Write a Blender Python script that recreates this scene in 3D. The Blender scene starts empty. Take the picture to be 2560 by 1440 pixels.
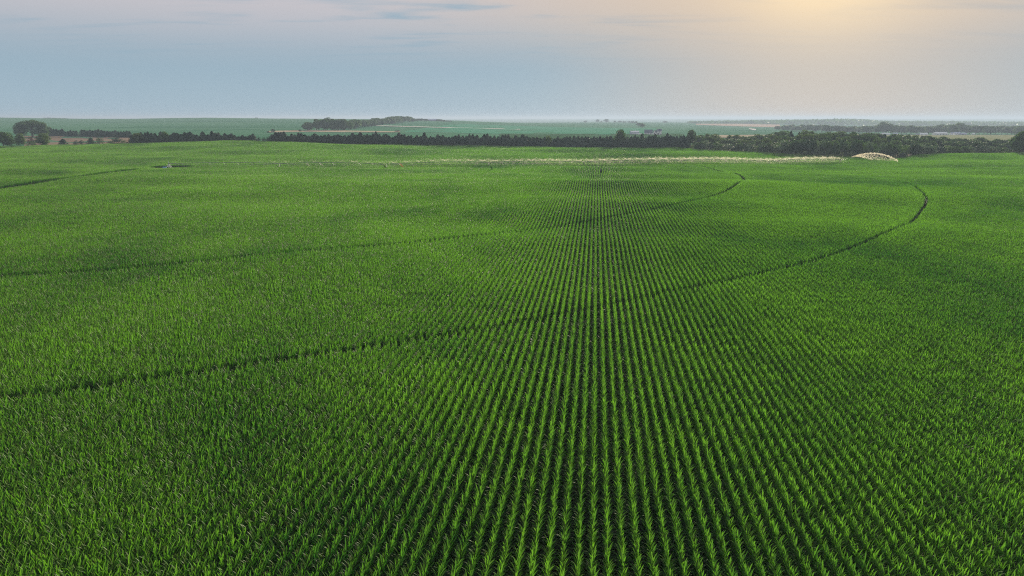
import bpy, math, random
import numpy as np
from mathutils import Vector, Matrix

SC = bpy.context.scene
COL = SC.collection
R_ = math.radians
rng = np.random.default_rng(7)
random.seed(7)

# ------------------------------------------------------------------ camera
F_PX, Y_H, CAM_H = 1707.0, 295.0, 23.7          # photograph pixels (2560 x 1440), metres
PITCH = math.atan((720 - Y_H) / F_PX)
cam_d = bpy.data.cameras.new('camera')
cam_d.sensor_width = 36.0
cam_d.lens = 24.0
cam_d.clip_start = 0.5
cam_d.clip_end = 60000
cam = bpy.data.objects.new('camera', cam_d)
COL.objects.link(cam)
cam.location = (0, 0, CAM_H)
cam.rotation_euler = (math.pi / 2 - PITCH, 0, 0)
SC.camera = cam

# ------------------------------------------------------------------ sun and sky
SUN_AZ, SUN_EL = R_(23.5), R_(14.0)
sun_dir = Vector((math.sin(SUN_AZ) * math.cos(SUN_EL), math.cos(SUN_AZ) * math.cos(SUN_EL), math.sin(SUN_EL)))
sun_d = bpy.data.lights.new('sun', 'SUN')
sun_d.energy = 4.8
sun_d.angle = R_(6)
sun_d.color = (1.0, 0.88, 0.68)
sun = bpy.data.objects.new('sun', sun_d)
COL.objects.link(sun)
sun.location = sun_dir * 400
sun.rotation_euler = sun_dir.to_track_quat('Z', 'Y').to_euler()

world = bpy.data.worlds.new('World')
SC.world = world
world.use_nodes = True
wt = world.node_tree
wt.nodes.clear()


class NT:
    """tiny helper round a node tree"""
    def __init__(s, t): s.t = t
    def n(s, typ, **kw):
        nd = s.t.nodes.new(typ)
        for k, v in kw.items(): setattr(nd, k, v)
        return nd
    def link(s, a, b): s.t.links.new(a, b)
    def put(s, sock, v):
        if hasattr(v, 'is_output'): s.link(v, sock)
        else: sock.default_value = v
    def m(s, op, a, b=None, c=None, clamp=False):
        nd = s.n('ShaderNodeMath', operation=op, use_clamp=clamp)
        s.put(nd.inputs[0], a)
        if b is not None: s.put(nd.inputs[1], b)
        if c is not None: s.put(nd.inputs[2], c)
        return nd.outputs[0]
    def v(s, op, a, b=None):
        nd = s.n('ShaderNodeVectorMath', operation=op)
        s.put(nd.inputs[0], a)
        if b is not None: s.put(nd.inputs[1], b)
        return nd.outputs['Value'] if op in ('DOT_PRODUCT', 'LENGTH') else nd.outputs[0]
    def sstep(s, x, lo, hi):
        nd = s.n('ShaderNodeMapRange', interpolation_type='SMOOTHSTEP')
        s.put(nd.inputs['Value'], x)
        nd.inputs['From Min'].default_value = lo
        nd.inputs['From Max'].default_value = hi
        return nd.outputs[0]
    def lin(s, x, lo, hi, a, b):
        nd = s.n('ShaderNodeMapRange')
        s.put(nd.inputs['Value'], x)
        for k, q in zip(('From Min', 'From Max', 'To Min', 'To Max'), (lo, hi, a, b)): nd.inputs[k].default_value = q
        return nd.outputs[0]
    def mix(s, f, a, b, blend='MIX'):
        nd = s.n('ShaderNodeMix', data_type='RGBA', blend_type=blend)
        s.put(nd.inputs[0], f)
        for sk, q in ((nd.inputs[6], a), (nd.inputs[7], b)):
            if isinstance(q, tuple) and len(q) == 3: q = q + (1,)
            s.put(sk, q)
        return nd.outputs[2]
    def noise(s, vec, scale, detail=3, rough=.5, dist=0.0):
        nd = s.n('ShaderNodeTexNoise')
        if vec is not None: s.link(vec, nd.inputs['Vector'])
        nd.inputs['Scale'].default_value = scale
        nd.inputs['Detail'].default_value = detail
        nd.inputs['Roughness'].default_value = rough
        nd.inputs['Distortion'].default_value = dist
        return nd.outputs[0]
    def comb(s, x, y, z):
        nd = s.n('ShaderNodeCombineXYZ')
        for i, q in enumerate((x, y, z)): s.put(nd.inputs[i], q)
        return nd.outputs[0]
    def sep(s, v):
        nd = s.n('ShaderNodeSeparateXYZ'); s.link(v, nd.inputs[0])
        return nd.outputs


w = NT(wt)
sky = w.n('ShaderNodeTexSky', sky_type='NISHITA')
sky.sun_disc = False
sky.sun_elevation = SUN_EL
sky.sun_rotation = SUN_AZ
sky.air_density = 1.0
sky.dust_density = 1.0
sky.ozone_density = 2.0
d = w.v('NORMALIZE', w.n('ShaderNodeTexCoord').outputs['Generated'])
dx, dy, dz = w.sep(d)
el = w.m('MAXIMUM', dz, 0.0)
ca = w.v('DOT_PRODUCT', d, tuple(sun_dir))
ang = w.m('ARCCOSINE', w.m('MINIMUM', ca, 0.99999))           # angle from the sun, radians
# high thin overcast seen edge-on: streaks lie on a plane overhead
inv = w.m('DIVIDE', 1.0, w.m('ADD', el, 0.06))
pl = w.comb(w.m('MULTIPLY', dx, inv), w.m('MULTIPLY', dy, inv), 0.0)
st1 = w.noise(w.v('MULTIPLY', pl, (0.42, 1.15, 1.0)), 1.5, 5, .55, .6)
st2 = w.noise(w.v('MULTIPLY', pl, (0.9, 2.6, 1.0)), 1.9, 4, .5, .3)
veil = w.sstep(w.m('ADD', w.m('MULTIPLY', st1, .7), w.m('MULTIPLY', st2, .3)), .25, .52)
veil = w.m('MULTIPLY', veil, w.sstep(dz, .055, .165))
base = w.mix(w.sstep(dz, .0, .10), (.36, .495, .595), (.312, .440, .542))
base = w.mix(w.sstep(dz, .15, .75), base, (.24, .37, .52))
warm = w.m('SUBTRACT', 1.0, w.sstep(ang, R_(6), R_(26)))
base = w.mix(w.m('MULTIPLY', warm, .92), base, (.50, .46, .44))
vcol = w.mix(w.m('SUBTRACT', 1.0, w.sstep(ang, R_(4), R_(40))), (.62, .575, .60), (.70, .56, .43))
base = w.mix(w.m('MULTIPLY', veil, .95), base, vcol)
# glow of the sun behind the veil, broken into the streaks of the cloud
gx = w.m('DIVIDE', w.m('SUBTRACT', dx, sun_dir.x), .15)
gz = w.m('DIVIDE', w.m('SUBTRACT', dz, sun_dir.z), .052)
g2 = w.m('ADD', w.m('MULTIPLY', gx, gx), w.m('MULTIPLY', gz, gz))
front = w.sstep(dy, 0.0, .3)
glow = w.m('MULTIPLY', w.m('EXPONENT', w.m('MULTIPLY', g2, -1.0)), w.m('MULTIPLY', front, w.lin(st2, .3, .7, .55, 1.2)))
core = w.m('EXPONENT', w.m('MULTIPLY', w.m('POWER', w.m('DIVIDE', ang, R_(6.2)), 2.0), -1.0))
base = w.mix(1.0, base, w.mix(glow, (0, 0, 0), (.34, .21, .05)), 'ADD')
base = w.mix(1.0, base, w.mix(core, (0, 0, 0), (.62, .42, .07)), 'ADD')
SKY_GAIN = 6.1
veiled = w.mix(1.0, base, (SKY_GAIN,) * 3, 'MULTIPLY')
tot = w.mix(.02, veiled, sky.outputs[0])
bg = w.n('ShaderNodeBackground')
w.link(tot, bg.inputs[0])
bg.inputs[1].default_value = 0.10
w.link(bg.outputs[0], w.n('ShaderNodeOutputWorld').inputs[0])

SC.view_settings.view_transform = 'Standard'
SC.view_settings.look = 'None'
SC.view_settings.gamma = 1.0
SC.view_settings.exposure = 0.65
SC.view_settings.use_curve_mapping = False
SC.render.engine = 'CYCLES'
cy = SC.cycles
cy.use_denoising = False
cy.denoiser = 'OPENIMAGEDENOISE'
cy.denoising_input_passes = 'RGB_ALBEDO_NORMAL'
cy.denoising_prefilter = 'NONE'
cy.use_adaptive_sampling = False
cy.pixel_filter_type = 'BLACKMAN_HARRIS'
cy.filter_width = 1.15
cy.max_bounces = 6
cy.diffuse_bounces = 2
cy.glossy_bounces = 2
cy.transmission_bounces = 3
cy.transparent_max_bounces = 6
cy.volume_bounces = 0
cy.caustics_reflective = False
cy.caustics_refractive = False
cy.sample_clamp_indirect = 3.0
cy.sample_clamp_direct = 8.0

# ------------------------------------------------------------------ pixel rays and terrain
CP, SP = math.cos(PITCH), math.sin(PITCH)


def ray(px, py):
    """direction of a photograph pixel, scaled so that its forward (y) part is 1"""
    u, v = px - 1280.0, 720.0 - py
    fw = F_PX * CP + v * SP
    return u / fw, (v * CP - F_PX * SP) / fw


def u_of(px, py=340.0):
    return ray(px, py)[0]


def F_tree(u):                      # forward distance of the windbreak, square to the crop rows
    return 560.0 / (1 + 0.12 * u)


_cols = np.array([-300, 0, 150, 330, 500, 680, 900, 1100, 1300, 1500, 1700, 1850, 2000, 2240, 2400, 2560, 2860], float)
_uc = np.array([u_of(c) for c in _cols])
_rows = [   # (share of the windbreak distance, 'h' heights in m | 'y' photograph rows)
    (0.02, 'h', [0] * 17),
    (0.30, 'h', [0] * 17),
    (0.38, 'h', [.1, .1, .1, .2, .2, .3, .4, .4, .4, .4, .4, .4, .4, .3, .3, .3, .3]),
    (0.425, 'h', [.2, .2, .2, .3, .5, .7, 1.0, 1.2, 1.3, 1.3, 1.3, 1.3, 1.2, 1.1, .9, .7, .7]),
    (0.48, 'h', [-.3, -.3, -.4, -.5, -.7, -.8, -1.0, -1.2, -1.2, -1.2, -1.2, -1.2, -1.1, -1, -.8, -.7, -.7]),
    (0.55, 'h', [-.8, -.8, -.9, -1.0, -1.3, -1.5, -1.7, -1.9, -1.9, -1.9, -1.9, -2, -2, -2, -1.6, -1.4, -1.4]),
    (0.62, 'h', [-1.7, -1.7, -1.8, -2.0, -2.2, -2.4, -2.6, -2.8, -2.9, -2.9, -2.9, -3, -3.1, -3.2, -2.4, -2, -2]),
    (0.76, 'h', [-.8, -.8, -1, -1.2, -1.3, -1.6, -2.2, -2.7, -2.8, -2.8, -2.9, -3.5, -3.7, -3.7, -2.4, -1.8, -1.8]),
    (1.00, 'y', [371, 370, 368, 360, 355, 357, 362, 368, 370, 371, 373, 377, 378, 377, 376, 375, 375]),
    (1.35, 'y', [352, 351, 349, 344, 342, 343, 345, 347, 350, 351, 353, 357, 358, 358, 357, 356, 356]),
    (1.90, 'y', [330, 328, 327, 326, 325, 327, 327, 329, 332, 334, 337, 340, 342, 344, 344, 343, 343]),
    (2.80, 'y', [311, 310, 310, 310, 309, 310, 311, 313, 320, 322, 324, 327, 330, 335, 335, 335, 335]),
    (4.20, 'y', [292, 293, 296, 297, 293, 296, 297, 299, 308, 312, 314, 317, 320, 324, 325, 325, 325]),
    (7.00, 'y', [294, 295, 298, 299, 296, 298, 300, 303, 307, 305, 306, 308, 311, 315, 316, 316, 316]),
    (11.0, 'y', [296, 296, 298, 299, 298, 299, 300, 303, 308, 306, 306, 306, 307, 309, 309, 309, 309]),
    (22.0, 'y', [298] * 17),
]
_ls = np.log(np.array([r[0] for r in _rows]))
_H = np.zeros((len(_rows), 17))
for i, (s, k, vals) in enumerate(_rows):
    for j, vv in enumerate(vals):
        if k == 'h': _H[i, j] = vv
        else: _H[i, j] = CAM_H + F_tree(_uc[j]) * s * ray(_cols[j], vv)[1]
NU, NS = 240, 260
_ug = np.linspace(_uc[0], _uc[-1], NU)
_sg = np.linspace(_ls[0], _ls[-1], NS)
_t = np.stack([np.interp(_ug, _uc, _H[i]) for i in range(len(_rows))])
_G = np.stack([np.interp(_sg, _ls, _t[:, j]) for j in range(NU)], 1)


def _blur(a, ax, sig):
    n = int(sig * 3)
    k = np.exp(-.5 * (np.arange(-n, n + 1) / sig) ** 2); k /= k.sum()
    pad = [(0, 0), (0, 0)]; pad[ax] = (n, n)
    b = np.pad(a, pad, mode='edge')
    return np.apply_along_axis(lambda q: np.convolve(q, k, 'valid'), ax, b)


_G = _blur(_blur(_G, 0, 1.7), 1, 4.0)


def T(x, y):
    """ground height; works on arrays"""
    x = np.asarray(x, float); y = np.asarray(y, float)
    yy = np.maximum(y, 4.0)
    u = np.clip(x / yy, _ug[0], _ug[-1])
    ux = x / np.maximum(np.hypot(x, y), 1e-6)
    r = np.hypot(x, y) * np.where(y > 0, 1 / np.sqrt(1 + u * u), 1.0)
    s = np.log(np.clip(r / F_tree(u), .021, 21.9))
    a = (u - _ug[0]) / (_ug[-1] - _ug[0]) * (NU - 1)
    b = (s - _sg[0]) / (_sg[-1] - _sg[0]) * (NS - 1)
    a0 = np.clip(a.astype(int), 0, NU - 2); b0 = np.clip(b.astype(int), 0, NS - 2)
    fa, fb = a - a0, b - b0
    h = (_G[b0, a0] * (1 - fa) * (1 - fb) + _G[b0, a0 + 1] * fa * (1 - fb)
         + _G[b0 + 1, a0] * (1 - fa) * fb + _G[b0 + 1, a0 + 1] * fa * fb)
    az = np.abs(np.arctan2(x, y))
    k = np.clip((R_(110) - az) / R_(50), 0, 1)
    h = h * k * k * (3 - 2 * k)
    # slow swell of the field
    am = np.clip((r - 60) / 140, 0, 1)
    h = h + am * (.24 * np.sin(x * .043 + y * .071 + 1) + .22 * np.sin(x * .021 - y * .113 + 2.2)
                  + .10 * np.sin(x * .09 + y * .03) + .08 * np.sin(y * .21 + x * .05))
    return h


def at(px, py, dist):
    """pixel + forward distance -> point"""
    u, v = ray(px, py)
    return Vector((u * dist, dist, CAM_H + v * dist))


def hit(px, py, lift=0.0, d0=20.0):
    """where the ray of a pixel meets the terrain (raised by lift)"""
    u, v = ray(px, py)
    ds = d0 * np.exp(np.linspace(0, math.log(14000 / d0), 6000))
    g = CAM_H + v * ds - (T(u * ds, ds) + lift)
    i = np.argmax(g < 0)
    if g[i] >= 0: i = len(ds) - 1
    dd = ds[i]
    return Vector((u * dd, dd, float(T(u * dd, dd))))


def on_ground(x, y):
    return Vector((x, y, float(T(x, y))))


def px_per_m(y):                    # photograph pixels per metre at forward distance y
    return F_PX / (y * CP + CAM_H * SP)


# ------------------------------------------------------------------ object helpers
def tag(o, label=None, cat=None, group=None, kind=None):
    if label: o['label'] = label
    if cat: o['category'] = cat
    if group: o['group'] = group
    if kind: o['kind'] = kind
    return o


def empty(name, loc, rz=0.0):
    o = bpy.data.objects.new(name, None)
    o.empty_display_size = .3
    COL.objects.link(o)
    o.location = loc
    o.rotation_euler = (0, 0, rz)
    return o


def mesh(name, V, Fc, mat=None, smooth=False):
    me = bpy.data.meshes.new(name)
    V = np.asarray(V, np.float32)
    if isinstance(Fc, np.ndarray):
        k = Fc.shape[1]
        me.vertices.add(len(V)); me.vertices.foreach_set('co', V.ravel())
        me.loops.add(Fc.size); me.loops.foreach_set('vertex_index', Fc.astype(np.int32).ravel())
        me.polygons.add(len(Fc))
        me.polygons.foreach_set('loop_start', np.arange(0, Fc.size, k, dtype=np.int32))
        me.polygons.foreach_set('loop_total', np.full(len(Fc), k, np.int32))
        me.update(calc_edges=True)
    else:
        me.from_pydata([tuple(q) for q in V.tolist()], [], Fc)
        me.update()
    if smooth:
        me.polygons.foreach_set('use_smooth', np.ones(len(me.polygons), bool))
    if mat: me.materials.append(mat)
    return me


def obj(name, me, parent=None, loc=None):
    o = bpy.data.objects.new(name, me)
    COL.objects.link(o)
    if parent: o.parent = parent
    if loc is not None: o.location = loc
    return o


class MB:
    """collects boxes, tubes and prisms in one mesh"""
    def __init__(s): s.v = []; s.f = []
    def add(s, V, Fc):
        n = len(s.v)
        s.v += [tuple(q) for q in V]
        s.f += [tuple(i + n for i in q) for q in Fc]
        return s
    def box(s, c, size, M=None):
        hx, hy, hz = (q / 2 for q in size)
        V = [Vector((c[0] + a * hx, c[1] + b * hy, c[2] + e * hz)) for e in (-1, 1) for b in (-1, 1) for a in (-1, 1)]
        if M is not None: V = [M @ q for q in V]
        return s.add(V, [(0, 2, 3, 1), (4, 5, 7, 6), (0, 1, 5, 4), (2, 6, 7, 3), (0, 4, 6, 2), (1, 3, 7, 5)])
    def tube(s, a, b, r0, r1=None, n=6):
        r1 = r0 if r1 is None else r1
        a, b = Vector(a), Vector(b)
        q = (b - a).to_track_quat('Z', 'Y')
        V = []
        for p, r in ((a, r0), (b, r1)):
            for i in range(n):
                t = 2 * math.pi * i / n
                V.append(p + q @ Vector((r * math.cos(t), r * math.sin(t), 0)))
        return s.add(V, [(i, (i + 1) % n, n + (i + 1) % n, n + i) for i in range(n)] + [tuple(range(n))[::-1], tuple(range(n, 2 * n))])
    def prism(s, poly, y0, y1):           # polygon in x,z swept along y
        n = len(poly)
        V = [(x, y0, z) for x, z in poly] + [(x, y1, z) for x, z in poly]
        return s.add(V, [(i, (i + 1) % n, n + (i + 1) % n, n + i)[::-1] for i in range(n)] + [tuple(range(n)), tuple(range(n, 2 * n))[::-1]])
    def mesh(s, name, mat, smooth=False): return mesh(name, s.v, s.f, mat, smooth)
    def build(s, name, mat, parent=None, loc=None, smooth=False): return obj(name, s.mesh(name, mat, smooth), parent, loc)


# ------------------------------------------------------------------ materials
def new_mat(name):
    m = bpy.data.materials.new(name)
    m.use_nodes = True
    m.node_tree.nodes.clear()
    n = NT(m.node_tree)
    out = n.n('ShaderNodeOutputMaterial')
    return m, n, out


def plain(name, col, rough=.6, var=.12, scale=2.0, metal=0.0, bump=0.0):
    m, n, out = new_mat(name)
    p = n.n('ShaderNodeBsdfPrincipled')
    pos = n.n('ShaderNodeNewGeometry').outputs['Position']
    ns = n.noise(pos, scale, 4, .6)
    c = n.mix(ns, tuple(q * (1 - var) for q in col), tuple(min(q * (1 + var), 1) for q in col))
    n.link(c, p.inputs['Base Color'])
    p.inputs['Roughness'].default_value = rough
    p.inputs['Metallic'].default_value = metal
    n.link(p.outputs[0], out.inputs[0])
    return m


def leafy(name, dark, light, trans, scale=.25, tfac=.35, rough=.6):
    """foliage: sheet colour varies from clump to clump and tree to tree, some light passes through"""
    m, n, out = new_mat(name)
    pos = n.n('ShaderNodeNewGeometry').outputs['Position']
    oi = n.n('ShaderNodeObjectInfo')
    ns = n.noise(pos, scale, 4, .65)
    f = n.sstep(n.m('ADD', ns, n.m('MULTIPLY', n.m('SUBTRACT', oi.outputs['Random'], .5), .35)), .3, .7)
    c = n.mix(f, dark, light)
    p = n.n('ShaderNodeBsdfPrincipled')
    n.link(c, p.inputs['Base Color'])
    p.inputs['Roughness'].default_value = rough
    p.inputs['Specular IOR Level'].default_value = .08
    tr = n.n('ShaderNodeBsdfTranslucent')
    n.link(n.mix(1.0, c, trans, 'MULTIPLY'), tr.inputs[0])
    ms = n.n('ShaderNodeMixShader'); ms.inputs[0].default_value = tfac
    n.link(p.outputs[0], ms.inputs[1]); n.link(tr.outputs[0], ms.inputs[2])
    n.link(ms.outputs[0], out.inputs[0])
    return m


def corn_mat():
    m, n, out = new_mat('corn_leaf')
    pos = n.n('ShaderNodeNewGeometry').outputs['Position']
    at_ = n.n('ShaderNodeAttribute'); at_.attribute_name = 'tint'
    tv = n.sep(at_.outputs['Vector'])
    oi = n.n('ShaderNodeObjectInfo')
    big = n.noise(n.v('MULTIPLY', pos, (1, .8, 0)), .018, 4, .55, .4)
    mid = n.noise(n.v('MULTIPLY', pos, (1, .5, 0)), .10, 3, .6)
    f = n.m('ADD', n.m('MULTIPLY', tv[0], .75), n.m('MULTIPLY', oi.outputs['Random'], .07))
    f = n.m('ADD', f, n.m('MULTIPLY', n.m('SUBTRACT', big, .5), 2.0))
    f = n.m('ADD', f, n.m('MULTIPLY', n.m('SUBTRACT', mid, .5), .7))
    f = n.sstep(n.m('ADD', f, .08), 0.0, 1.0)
    c = n.mix(f, (.014, .080, .017), (.086, .232, .026))  # dark end also carries painted shade of the row gaps
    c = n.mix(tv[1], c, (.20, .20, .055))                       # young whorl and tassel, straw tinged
    p = n.n('ShaderNodeBsdfPrincipled')
    n.link(c, p.inputs['Base Color'])
    p.inputs['Roughness'].default_value = .5
    p.inputs['Specular IOR Level'].default_value = .30
    tr = n.n('ShaderNodeBsdfTranslucent')
    n.link(n.mix(f, (.028, .18, .015), (.190, .49, .026)), tr.inputs[0])
    ms = n.n('ShaderNodeMixShader'); ms.inputs[0].default_value = .42
    n.link(p.outputs[0], ms.inputs[1]); n.link(tr.outputs[0], ms.inputs[2])
    n.link(ms.outputs[0], out.inputs[0])
    return m


M = {}
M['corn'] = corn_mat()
M['stalk'] = plain('corn_stalk', (.10, .17, .05), .6)
M['cedar'] = leafy('cedar_foliage', (.024, .056, .038), (.044, .088, .050), (.7, 1.0, .5), .5, .18)
M['oak'] = leafy('broadleaf_foliage', (.038, .090, .038), (.090, .155, .052), (1.1, 1.3, .5), .30, .30)
M['oak_pale'] = leafy('light_broadleaf_foliage', (.055, .10, .045), (.105, .16, .06), (1.2, 1.3, .5), .35, .35)  # paler leaf colour for variety among the trees
M['willow'] = leafy('silvery_foliage', (.07, .12, .075), (.15, .20, .13), (1.0, 1.2, .7), .35, .3)
M['dry'] = leafy('reddish_shrub_foliage', (.08, .055, .055), (.14, .10, .085), (1, .8, .7), .4, .2)
M['bark'] = plain('bark', (.075, .060, .048), .9, .35, 3.0)
M['white'] = plain('white_siding', (.84, .85, .86), .6, .05, .6)
M['bluegrey'] = plain('grey_blue_metal_siding', (.33, .38, .50), .45, .08, .6)
M['roof'] = plain('dark_slate_roof', (.075, .095, .14), .6, .15, .8)
M['palemetal'] = plain('pale_metal_roof', (.60, .66, .68), .4, .08, .4)
M['window'] = plain('window_glass', (.03, .04, .06), .15, .1)
M['galv'] = plain('galvanised_steel', (.17, .19, .19), .5, .15, 4.0, .25)
M['tyre'] = plain('tyre_rubber', (.025, .025, .025), .8)
M['amberglint'] = plain('amber_glint_paint', (.92, .47, .05), .35, .05)  # warm sun glint on a truss brace, painted as base colour
M['paleglint'] = plain('pale_glint_paint', (.85, .78, .50), .4, .05)  # paler brace glint, likewise painted into the colour
M['bluebox'] = plain('blue_control_box', (.16, .42, .72), .4, .05)


def water_mat(name, col):
    m, n, out = new_mat(name)
    df = n.n('ShaderNodeBsdfDiffuse'); df.inputs[0].default_value = col + (1,)
    tr = n.n('ShaderNodeBsdfTranslucent'); tr.inputs[0].default_value = col + (1,)
    ms = n.n('ShaderNodeMixShader'); ms.inputs[0].default_value = .6
    n.link(df.outputs[0], ms.inputs[1]); n.link(tr.outputs[0], ms.inputs[2])
    n.link(ms.outputs[0], out.inputs[0])
    return m


M['spray'] = water_mat('water_drops', (.92, .86, .70))


def ground_mat():
    m, n, out = new_mat('farmland')
    pos = n.n('ShaderNodeNewGeometry').outputs['Position']
    x, y, z = n.sep(pos)
    dist = n.v('LENGTH', n.comb(x, y, 0.0))
    p = n.n('ShaderNodeBsdfDiffuse')
    soil = n.mix(n.noise(pos, 3.0, 5, .65), (.012, .010, .007), (.026, .020, .015))
    # far crop land: bean and corn fields, faint contour streaks, field blocks
    streak = n.noise(n.v('MULTIPLY', pos, (.0022, .011, .05)), 1.0, 5, .6, .8)
    rows = n.noise(n.v('MULTIPLY', pos, (.008, .05, .2)), 1.0, 3, .6)
    patch = n.noise(n.v('MULTIPLY', pos, (.0011, .0017, 0)), 1.0, 2, .4)
    g = n.mix(n.sstep(streak, .35, .68), (.042, .140, .075), (.085, .205, .115))
    g = n.mix(n.m('MULTIPLY', n.sstep(patch, .50, .56), .8), g, (.070, .185, .100))
    g = n.mix(n.m('MULTIPLY', n.sstep(rows, .60, .75), .30), g, (.14, .17, .085))
    land = n.mix(n.sstep(dist, 640, 700), (.085, .11, .045), g)
    land = n.mix(n.sstep(dist, 360, 385), soil, land)
    c = n.mix(n.sstep(y, 100, 101), soil, land)
    n.link(c, p.inputs[0])
    n.link(p.outputs[0], out.inputs[0])
    return m


def sheet_mat(name, a, b, sc=(.02, .08, .1)):
    m, n, out = new_mat(name)
    pos = n.n('ShaderNodeNewGeometry').outputs['Position']
    p = n.n('ShaderNodeBsdfDiffuse')
    ns = n.noise(n.v('MULTIPLY', pos, sc), 1.0, 5, .65, .3)
    n.link(n.mix(n.sstep(ns, .3, .7), a, b), p.inputs[0])
    n.link(p.outputs[0], out.inputs[0])
    return m


# ------------------------------------------------------------------ ground
def build_ground():
    az = np.concatenate([np.linspace(-180, -60, 50)[:-1], np.linspace(-60, 60, 361), np.linspace(60, 180, 50)[1:-1]])
    az = np.radians(az)
    r = np.concatenate([np.linspace(1.5, 700, 150), np.exp(np.linspace(math.log(712), math.log(24000), 110))])
    A, Rr = np.meshgrid(az, r)
    X, Y = np.sin(A) * Rr, np.cos(A) * Rr
    Z = T(X, Y)
    V = np.stack([X, Y, Z], -1).reshape(-1, 3)
    V = np.concatenate([V, [[0, 0, float(T(0, 1.0))]]])
    na, nr = len(az), len(r)
    i = np.arange(nr - 1)[:, None] * na; j = np.arange(na)[None]; j1 = (j + 1) % na
    Q = np.stack([i + j, i + j1, i + na + j1, i + na + j], -1).reshape(-1, 4)[:, ::-1]
    me = mesh('ground', V, [tuple(q) for q in Q.tolist()] + [(len(V) - 1, (k + 1) % na, k)[::-1] for k in range(na)], ground_mat(), True)
    tag(obj('ground', me), 'gently rolling farmland under the corn and out to the horizon', 'ground', kind='structure')


build_ground()


def drape(name, top, bot, mat, label, lift=.12, n=24, rows=4, cat='ground'):
    """a sheet laid on the terrain between two outlines given in photograph pixels"""
    top = np.array(top, float); bot = np.array(bot, float)
    V = []
    for k in range(rows + 1):
        a = k / rows
        for t in np.linspace(0, 1, n):
            tx = np.interp(t, np.linspace(0, 1, len(top)), top[:, 0]); ty = np.interp(t, np.linspace(0, 1, len(top)), top[:, 1])
            bx = np.interp(t, np.linspace(0, 1, len(bot)), bot[:, 0]); by = np.interp(t, np.linspace(0, 1, len(bot)), bot[:, 1])
            p = hit(tx * (1 - a) + bx * a, ty * (1 - a) + by * a, d0=380.0)
            V.append((p.x, p.y, p.z + lift))
    Fc = [(k * n + i, (k + 1) * n + i, (k + 1) * n + i + 1, k * n + i + 1) for k in range(rows) for i in range(n - 1)]
    return tag(obj(name, mesh(name, V, Fc, mat, True)), label, cat, kind='structure')


M['bare'] = sheet_mat('bare_reddish_soil', (.17, .115, .095), (.27, .22, .15))
M['stubble'] = sheet_mat('dry_stubble', (.30, .25, .17), (.42, .36, .26))
M['pinkfield'] = sheet_mat('pinkish_stubble', (.36, .26, .20), (.46, .36, .27), (.004, .02, .1))
M['gravel'] = sheet_mat('pale_gravel', (.50, .49, .45), (.66, .64, .58))
M['palegreen'] = sheet_mat('pale_dry_pasture', (.17, .20, .10), (.25, .25, .14), (.01, .03, .1))
M['darkcrop'] = sheet_mat('dark_crop', (.030, .085, .035), (.050, .115, .045), (.01, .03, .1))
M['teal'] = sheet_mat('bean_crop', (.055, .215, .125), (.080, .25, .15), (.003, .02, .1))

drape('bare_field', [(60, 340), (200, 339), (330, 345)], [(60, 366), (200, 365), (330, 357)], M['bare'],
      'bare reddish brown field patch behind the row of round shrubs', .15)
drape('dry_grass_strip', [(670, 328), (770, 325), (880, 327), (1000, 329)], [(670, 331), (770, 330), (880, 331), (1000, 331)], M['stubble'],
      'pale dry grass strip below the hillside grove', .35, 30, 2)
drape('gravel_road', [(940, 313.6), (1060, 317), (1180, 320), (1300, 323)], [(940, 314.8), (1060, 318.2), (1180, 321), (1300, 324)], M['gravel'],
      'pale line of a gravel road crossing the green hillside field', .4, 40, 1)
drape('bean_field', [(1140, 309), (1300, 315), (1450, 319), (1640, 321)], [(1000, 330), (1250, 335), (1450, 336), (1640, 337)], M['teal'],
      'bright blue green bean field beyond the windbreak', .2, 30, 5)
drape('crop_strip', [(1250, 334.5), (1400, 335), (1560, 335), (1710, 335)], [(1250, 347), (1400, 347), (1560, 347), (1710, 347)], M['darkcrop'],
      'dark green crop strip just behind the cedar windbreak', .45, 24, 3)
drape('pink_stubble_field', [(1740, 309.5), (1850, 309.5), (1950, 311)], [(1740, 312), (1850, 316), (1950, 318.5)], M['pinkfield'],
      'pinkish tan harvested field below the far wooded hills', .5, 24, 3)
drape('dry_pasture', [(2200, 338), (2350, 337), (2560, 338), (2760, 338)], [(2200, 353), (2350, 354), (2560, 356), (2760, 356)], M['palegreen'],
      'pale dry pasture between the creek trees and the farm buildings', .3, 24, 4)
drape('stubble_strip', [(1790, 338), (1850, 337.5), (1930, 337)], [(1790, 344), (1850, 345), (1930, 345)], M['stubble'],
      'narrow tan stubble strip behind the creek trees', .3, 16, 2)

# ------------------------------------------------------------------ corn field
ALPHA = R_(6.87)
RD = np.array([math.sin(ALPHA), math.cos(ALPHA)])       # along the rows
QD = np.array([math.cos(ALPHA), -math.sin(ALPHA)])      # across the rows
ROW, SEG, PLANT, TROWS, TSEGS = .762, .64, .16, 4, 8
TLEN = SEG * TSEGS
PIV = np.array([-171.0, 345.0])                         # centre of the irrigation pivot
ARM = R_(10.1)
ADIR = np.array([math.cos(ARM), math.sin(ARM)])
TOWERS = [53, 107, 161, 214, 271, 325, 371]
TRACK_C = np.array([-159.0, 342.0])                     # the ruts run a little off the pivot's own centre
TRACKS = [41, 95, 149, 202, 260.5, 313, 358]
LANE = hit(0, 467, 2.0)
LANE_D = np.array([LANE.x - PIV[0], LANE.y - PIV[1]]); LANE_D /= np.hypot(*LANE_D)
print('lane', LANE)


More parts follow.
